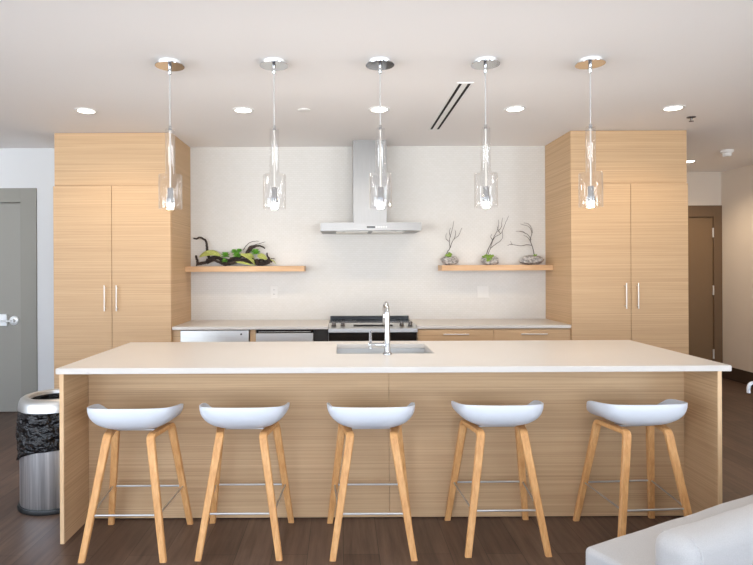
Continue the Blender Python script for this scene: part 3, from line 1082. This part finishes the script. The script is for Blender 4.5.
# ---------------------------------------------------------------- ceiling fittings
def make_downlight(x, y):
    t = thing('downlight', '', 'ceiling light', (x, y, H), 0, 'round recessed ceiling downlights')
    MB().lathe([(.0605, -.0005), (.084, -.0005), (.085, -.003), (.082, -.006), (.063, -.006), (.0605, -.003)], (x, y, H), 'Z', 40, close=True).build('trim_ring', 'white', t)
    MB().lathe([(0, -.0012), (.060, -.0012), (.060, -.0032), (0, -.0032)], (x, y, H), 'Z', 36).build('lens', 'lens', t)
    return t
DLY = 4.42
dl = [(-1.944, DLY, 'lit round downlight in front of the cupboard by the grey door'),
      (-.747, DLY, 'lit round downlight between the two pendants nearest the grey door'),
      (.290, DLY, 'lit round downlight seen behind the middle pendant cord'),
      (1.326, DLY, 'lit round downlight between the two pendants farthest from the grey door'),
      (2.530, DLY, 'lit round downlight in front of the cupboard by the brown door'),
      (3.99, 6.67, 'small lit downlight in the passage before the brown door')]
d0 = None
for x, y, lab in dl:
    if d0 is None:
        d0 = make_downlight(x, y); d0['label'] = lab
    else:
        dup(d0, (x, y, H), lab, d0['group'])

t = thing('slot_vent', 'white linear ceiling vent with two dark slots', 'vent', (.81, 4.43, H))
m = MB()
vx = [.757, .773, .794, .831, .852, .867]
vy0, vy1 = 3.80, 5.06
for a, b in ((vx[0], vx[1]), (vx[2], vx[3]), (vx[4], vx[5])): m.box(a, b, vy0, vy1, H - .005, H - .0005, .001)
m.box(vx[0], vx[5], vy0 - .014, vy0, H - .005, H - .0005); m.box(vx[0], vx[5], vy1, vy1 + .014, H - .005, H - .0005)
m.build('frame', 'white', t)
for a, b in ((vx[1], vx[2]), (vx[3], vx[4])):
    MB().box(a, b, vy0, vy1, H - .002, H - .0006).build('slot', 'void', t)

MB().lathe([(0, H - .0005), (.049, H - .0005), (.049, H - .004), (.045, H - .006), (0, H - .006)], ((305 - PX) / 131, 4.43, 0), 'Z', 32).solid(
    'sprinkler_cover', 'white', 'flat white sprinkler cover disc on the ceiling beside the second pendant', 'sprinkler cover')
t = thing('smoke_detector', 'white round smoke detector on the passage ceiling', 'smoke detector', (4.02, 6.05, H - .065))
MB().lathe([(0, -.0005), (.062, -.0005), (.062, -.02), (.055, -.028), (.045, -.03), (0, -.03)], (4.02, 6.05, H), 'Z', 32).build('base', 'white', t)
MB().lathe([(0, -.0302), (.046, -.0302), (.044, -.055), (.034, -.065), (0, -.065)], (4.02, 6.05, H), 'Z', 28).build('sensor_cap', 'white', t)
t = thing('fire_sprinkler', 'small metal sprinkler head on the ceiling near the passage', 'sprinkler', (2.83, 4.69, H - .04))
MB().lathe([(0, -.0005), (.034, -.0005), (.032, -.006), (.012, -.010), (0, -.010)], (2.83, 4.69, H), 'Z', 24).build('flange', 'knob', t)
MB().lathe([(0, -.0102), (.009, -.0102), (.006, -.03), (.018, -.034), (.018, -.037), (0, -.037)], (2.83, 4.69, H), 'Z', 16).build('deflector', 'knob', t)

# ---------------------------------------------------------------- trash bin
bx, by = -1.763, 3.56
t = thing('trash_bin', 'round stainless trash bin with black liner at the island end', 'trash bin', (bx, by, 0))
MB().lathe([(0, .001), (.206, .001), (.208, .012), (.204, .026), (0, .026)], (bx, by, 0), 'Z', 48).build('base_ring', 'black', t)
MB().lathe([(0, .0265), (.192, .0265), (.194, .035), (.194, .555), (.186, .558), (.184, .05), (0, .045)], (bx, by, 0), 'Z', 56).build('body', 'bin_steel', t)
bagm = MB()
nn, rows = 96, 18
vs, fs = [], []
for j in range(rows + 1):
    for i in range(nn):
        a = 2 * PI * i / nn
        low = .335 + .055 * math.cos(a) + .012 * math.sin(3 * a + 1) - .02 * math.sin(a)
        z = .588 + (low - .588) * j / rows
        p = Vector((math.cos(a) * 2.2, math.sin(a) * 2.2, z * 9 + a * .7))
        r = .2005 + .006 * math.sin(PI * min(1, j / rows)) + .011 * mnoise.noise(p * 1.6) + .009 * abs(mnoise.noise(p * 3.2)) + .004 * mnoise.noise(p * 6.0)
        vs.append((bx + r * math.cos(a), by + r * math.sin(a), z))
for j in range(rows):
    for i in range(nn):
        k2 = (i + 1) % nn
        fs.append((j * nn + i, j * nn + k2, j * nn + nn + k2, j * nn + nn + i))
# inside of the bag, down the throat of the lid
bg = bagm.faces(vs, fs, True)
bg.lathe([(.1395, .640), (.150, .60), (.165, .45), (.165, .30), (0, .28)], (bx, by, 0), 'Z', 48)
o = bg.build('bin_liner', 'bag', t)
md = o.modifiers.new('thick', 'SOLIDIFY'); md.thickness = .001
MB().lathe([(.199, .588), (.2045, .590), (.2035, .606), (.199, .632), (.190, .650), (.175, .661), (.160, .664), (.146, .660), (.142, .650), (.141, .638), (.1445, .638), (.148, .654), (.175, .655), (.188, .644), (.196, .61), (.197, .588)],
           (bx, by, 0), 'Z', 56, close=True).build('lid', 'steel_bright', t)

# ---------------------------------------------------------------- sofa
ang = math.radians(27.1)
sofa = thing('sofa', 'white fabric sofa with a low padded back, cut off by the frame corner', 'sofa', (.882, 2.135, 0), ang)
def pad(x0, x1, y0, y1, z0, z1, bev, seed, amp=.006, cuts=22):
    t = bmesh.new()
    bmesh.ops.create_cube(t, size=1.0)
    for v in t.verts:
        v.co = Vector((x0 + (v.co.x + .5) * (x1 - x0), y0 + (v.co.y + .5) * (y1 - y0), z0 + (v.co.z + .5) * (z1 - z0)))
    bmesh.ops.bevel(t, geom=t.edges[:], offset=bev, segments=5, affect='EDGES', profile=.5)
    long_ = [e for e in t.edges if e.calc_length() > .25]
    bmesh.ops.subdivide_edges(t, edges=long_, cuts=cuts, use_grid_fill=True)
    for v in t.verts:
        k_ = mnoise.noise(Vector((v.co.x * 5 + seed, v.co.y * 5, v.co.z * 6)))
        v.co.z += amp * k_
        v.co.y += amp * .6 * mnoise.noise(Vector((v.co.x * 6, v.co.z * 6 + seed, v.co.y * 3)))
    m = MB(); m._add(t, True)
    return m
# local axes: x along the sofa, -y towards the photographer
pad(0, 1.9, -.52, 0, .12, .40, .022, 1, .004).build('seat_cushion', 'fabric', sofa, False)
MB().box(.02, 1.88, -.50, -.02, .055, .115, .008).build('base', 'fabric', sofa, False)
bk = pad(-.098, 1.9, -.465, -.330, .4045, .612, .050, 4, .006).build('back_cushion', 'fabric', sofa, False)
# piping along the end of the back cushion
def ring(yc, zc, hy, hz, r, x):
    pts = []
    for (sy, sz, a0) in ((1, 1, 0), (-1, 1, PI / 2), (-1, -1, PI), (1, -1, 3 * PI / 2)):
        for i in range(7):
            a = a0 + PI / 2 * i / 6
            pts.append((x, yc + sy * (hy - r) + r * math.cos(a), zc + sz * (hz - r) + r * math.sin(a)))
    return pts
MB().tube(ring(-.3975, .508, .067, .104, .045, -.046), .004, 8, True).build('piping', 'fabric', bk, False)
for x in (.06, 1.84):
    for y in (-.46, -.06):
        MB().lathe([(0, .0), (.018, .0), (.022, .055), (0, .055)], (x, y, 0), 'Z', 16).build('leg', 'black', sofa, False)

# ---------------------------------------------------------------- chair whose arm tip reaches into the frame
cx, cy = 2.52, 3.60
t = thing('tube_chair', 'white tubular chair arm tip showing at the frame edge behind the island', 'chair', (cx + .32, cy - .25, 0))
for y in (cy, cy - .5):
    m = MB().tube(smooth_path([(cx, y, .64), (cx, y, .672), (cx + .010, y, .695), (cx + .035, y, .702), (cx + .10, y, .702), (cx + .50, y, .702), (cx + .56, y, .70)], 5), .0105, 10)
    m.build('armrest', 'shell', t)
    for x in (cx + .14, cx + .56):
        MB().tube([(x, y, .001), (x, y, .69 if x < cx + .3 else .86)], .010, 10).build('leg', 'shell', t)
MB().box(cx + .13, cx + .57, cy - .49, cy - .01, .42, .46, .012, 4).build('seat', 'shell', t)
MB().box(cx + .55, cx + .575, cy - .49, cy - .01, .62, .86, .010, 4).build('backrest', 'shell', t)

# ---------------------------------------------------------------- light
def spot(x, y, watts, size=150, blend=.6, rad=.04, col=(1.0, .79, .55)):
    l = bpy.data.lights.new('ceiling_spot_lamp', 'SPOT')
    l.energy = watts; l.spot_size = math.radians(size); l.spot_blend = blend
    l.shadow_soft_size = rad; l.color = col
    o = bpy.data.objects.new('ceiling_spot_lamp', l); COL.objects.link(o)
    o.location = (x, y, H - .02)
for x, y, _ in dl[:5]: spot(x, y, 21)
for x in (-1.944, -.747, .290, 1.326): spot(x, 1.75, 15, 140, .6, .04, (1.0, .97, .94))  # unseen spots added to light the island front, no fixtures built
spot(dl[5][0], dl[5][1], 50)
for x in pend_x:
    l = bpy.data.lights.new('pendant_bulb_lamp', 'POINT')
    l.energy = 5.0; l.color = (1.0, .96, .92); l.shadow_soft_size = .022
    o = bpy.data.objects.new('pendant_bulb_lamp', l); COL.objects.link(o)
    o.location = (x, PD, 1.755)

# daylight: bright overcast sky through the windows, sampled through portals
def portal(loc, rot, sx, sy):
    l = bpy.data.lights.new('window_portal', 'AREA')
    l.shape = 'RECTANGLE'; l.size = sx; l.size_y = sy
    l.cycles.is_portal = True
    o = bpy.data.objects.new('window_portal', l); COL.objects.link(o)
    o.location = loc; o.rotation_euler = rot
for a, b in LO: portal((XL - .13, (a + b) / 2, 1.35), (0, -PI / 2, 0), 2.2, b - a)
portal((XR + .13, -1.75, 1.35), (0, PI / 2, 0), 2.2, 3.1)  # portal of the added right-wall window
for a, b in RO: portal(((a + b) / 2, YR - .13, 1.35), (PI / 2, 0, 0), b - a, 2.2)
wd = bpy.data.worlds.new('overcast'); scene.world = wd
wd.use_nodes = True
bg = wd.node_tree.nodes['Background']
wt = wd.node_tree
tc = wt.nodes.new('ShaderNodeTexCoord'); sx_ = wt.nodes.new('ShaderNodeSeparateXYZ')
wt.links.new(tc.outputs['Generated'], sx_.inputs[0])
rp = wt.nodes.new('ShaderNodeValToRGB')
wt.links.new(sx_.outputs['Z'], rp.inputs['Fac'])
rp.color_ramp.elements[0].position = 0.0
rp.color_ramp.elements[0].color = (.90, .96, 1.02, 1)      # made-up glow below the horizon, added to light the ceiling
rp.color_ramp.elements[1].position = 0.03
rp.color_ramp.elements[1].color = (.38, .45, .55, 1)      # overcast sky
wt.links.new(rp.outputs['Color'], bg.inputs['Color'])
bg.inputs['Strength'].default_value = 12.5

# ---------------------------------------------------------------- camera
cam = bpy.data.cameras.new('camera')
cam.sensor_fit = 'HORIZONTAL'; cam.sensor_width = 36.0
cam.lens = F / 753 * 36.0
cam.shift_x = (376.5 - PX) / 753
cam.shift_y = -(282.5 - PY) / 753
cam.clip_start = .05
co = bpy.data.objects.new('camera', cam); COL.objects.link(co)
co.matrix_world = Matrix.Translation((0, 0, HC)) @ Matrix.Rotation(PI / 2, 4, 'X') @ Matrix.Rotation(math.radians(-.27), 4, 'Z')
scene.camera = co

vs_ = scene.view_settings
vs_.view_transform = 'Standard'; vs_.look = 'None'; vs_.gamma = 1.0
vs_.use_curve_mapping = False
vs_.exposure = 0.0
scene.cycles.max_bounces = 10
scene.cycles.diffuse_bounces = 6
scene.cycles.transparent_max_bounces = 24
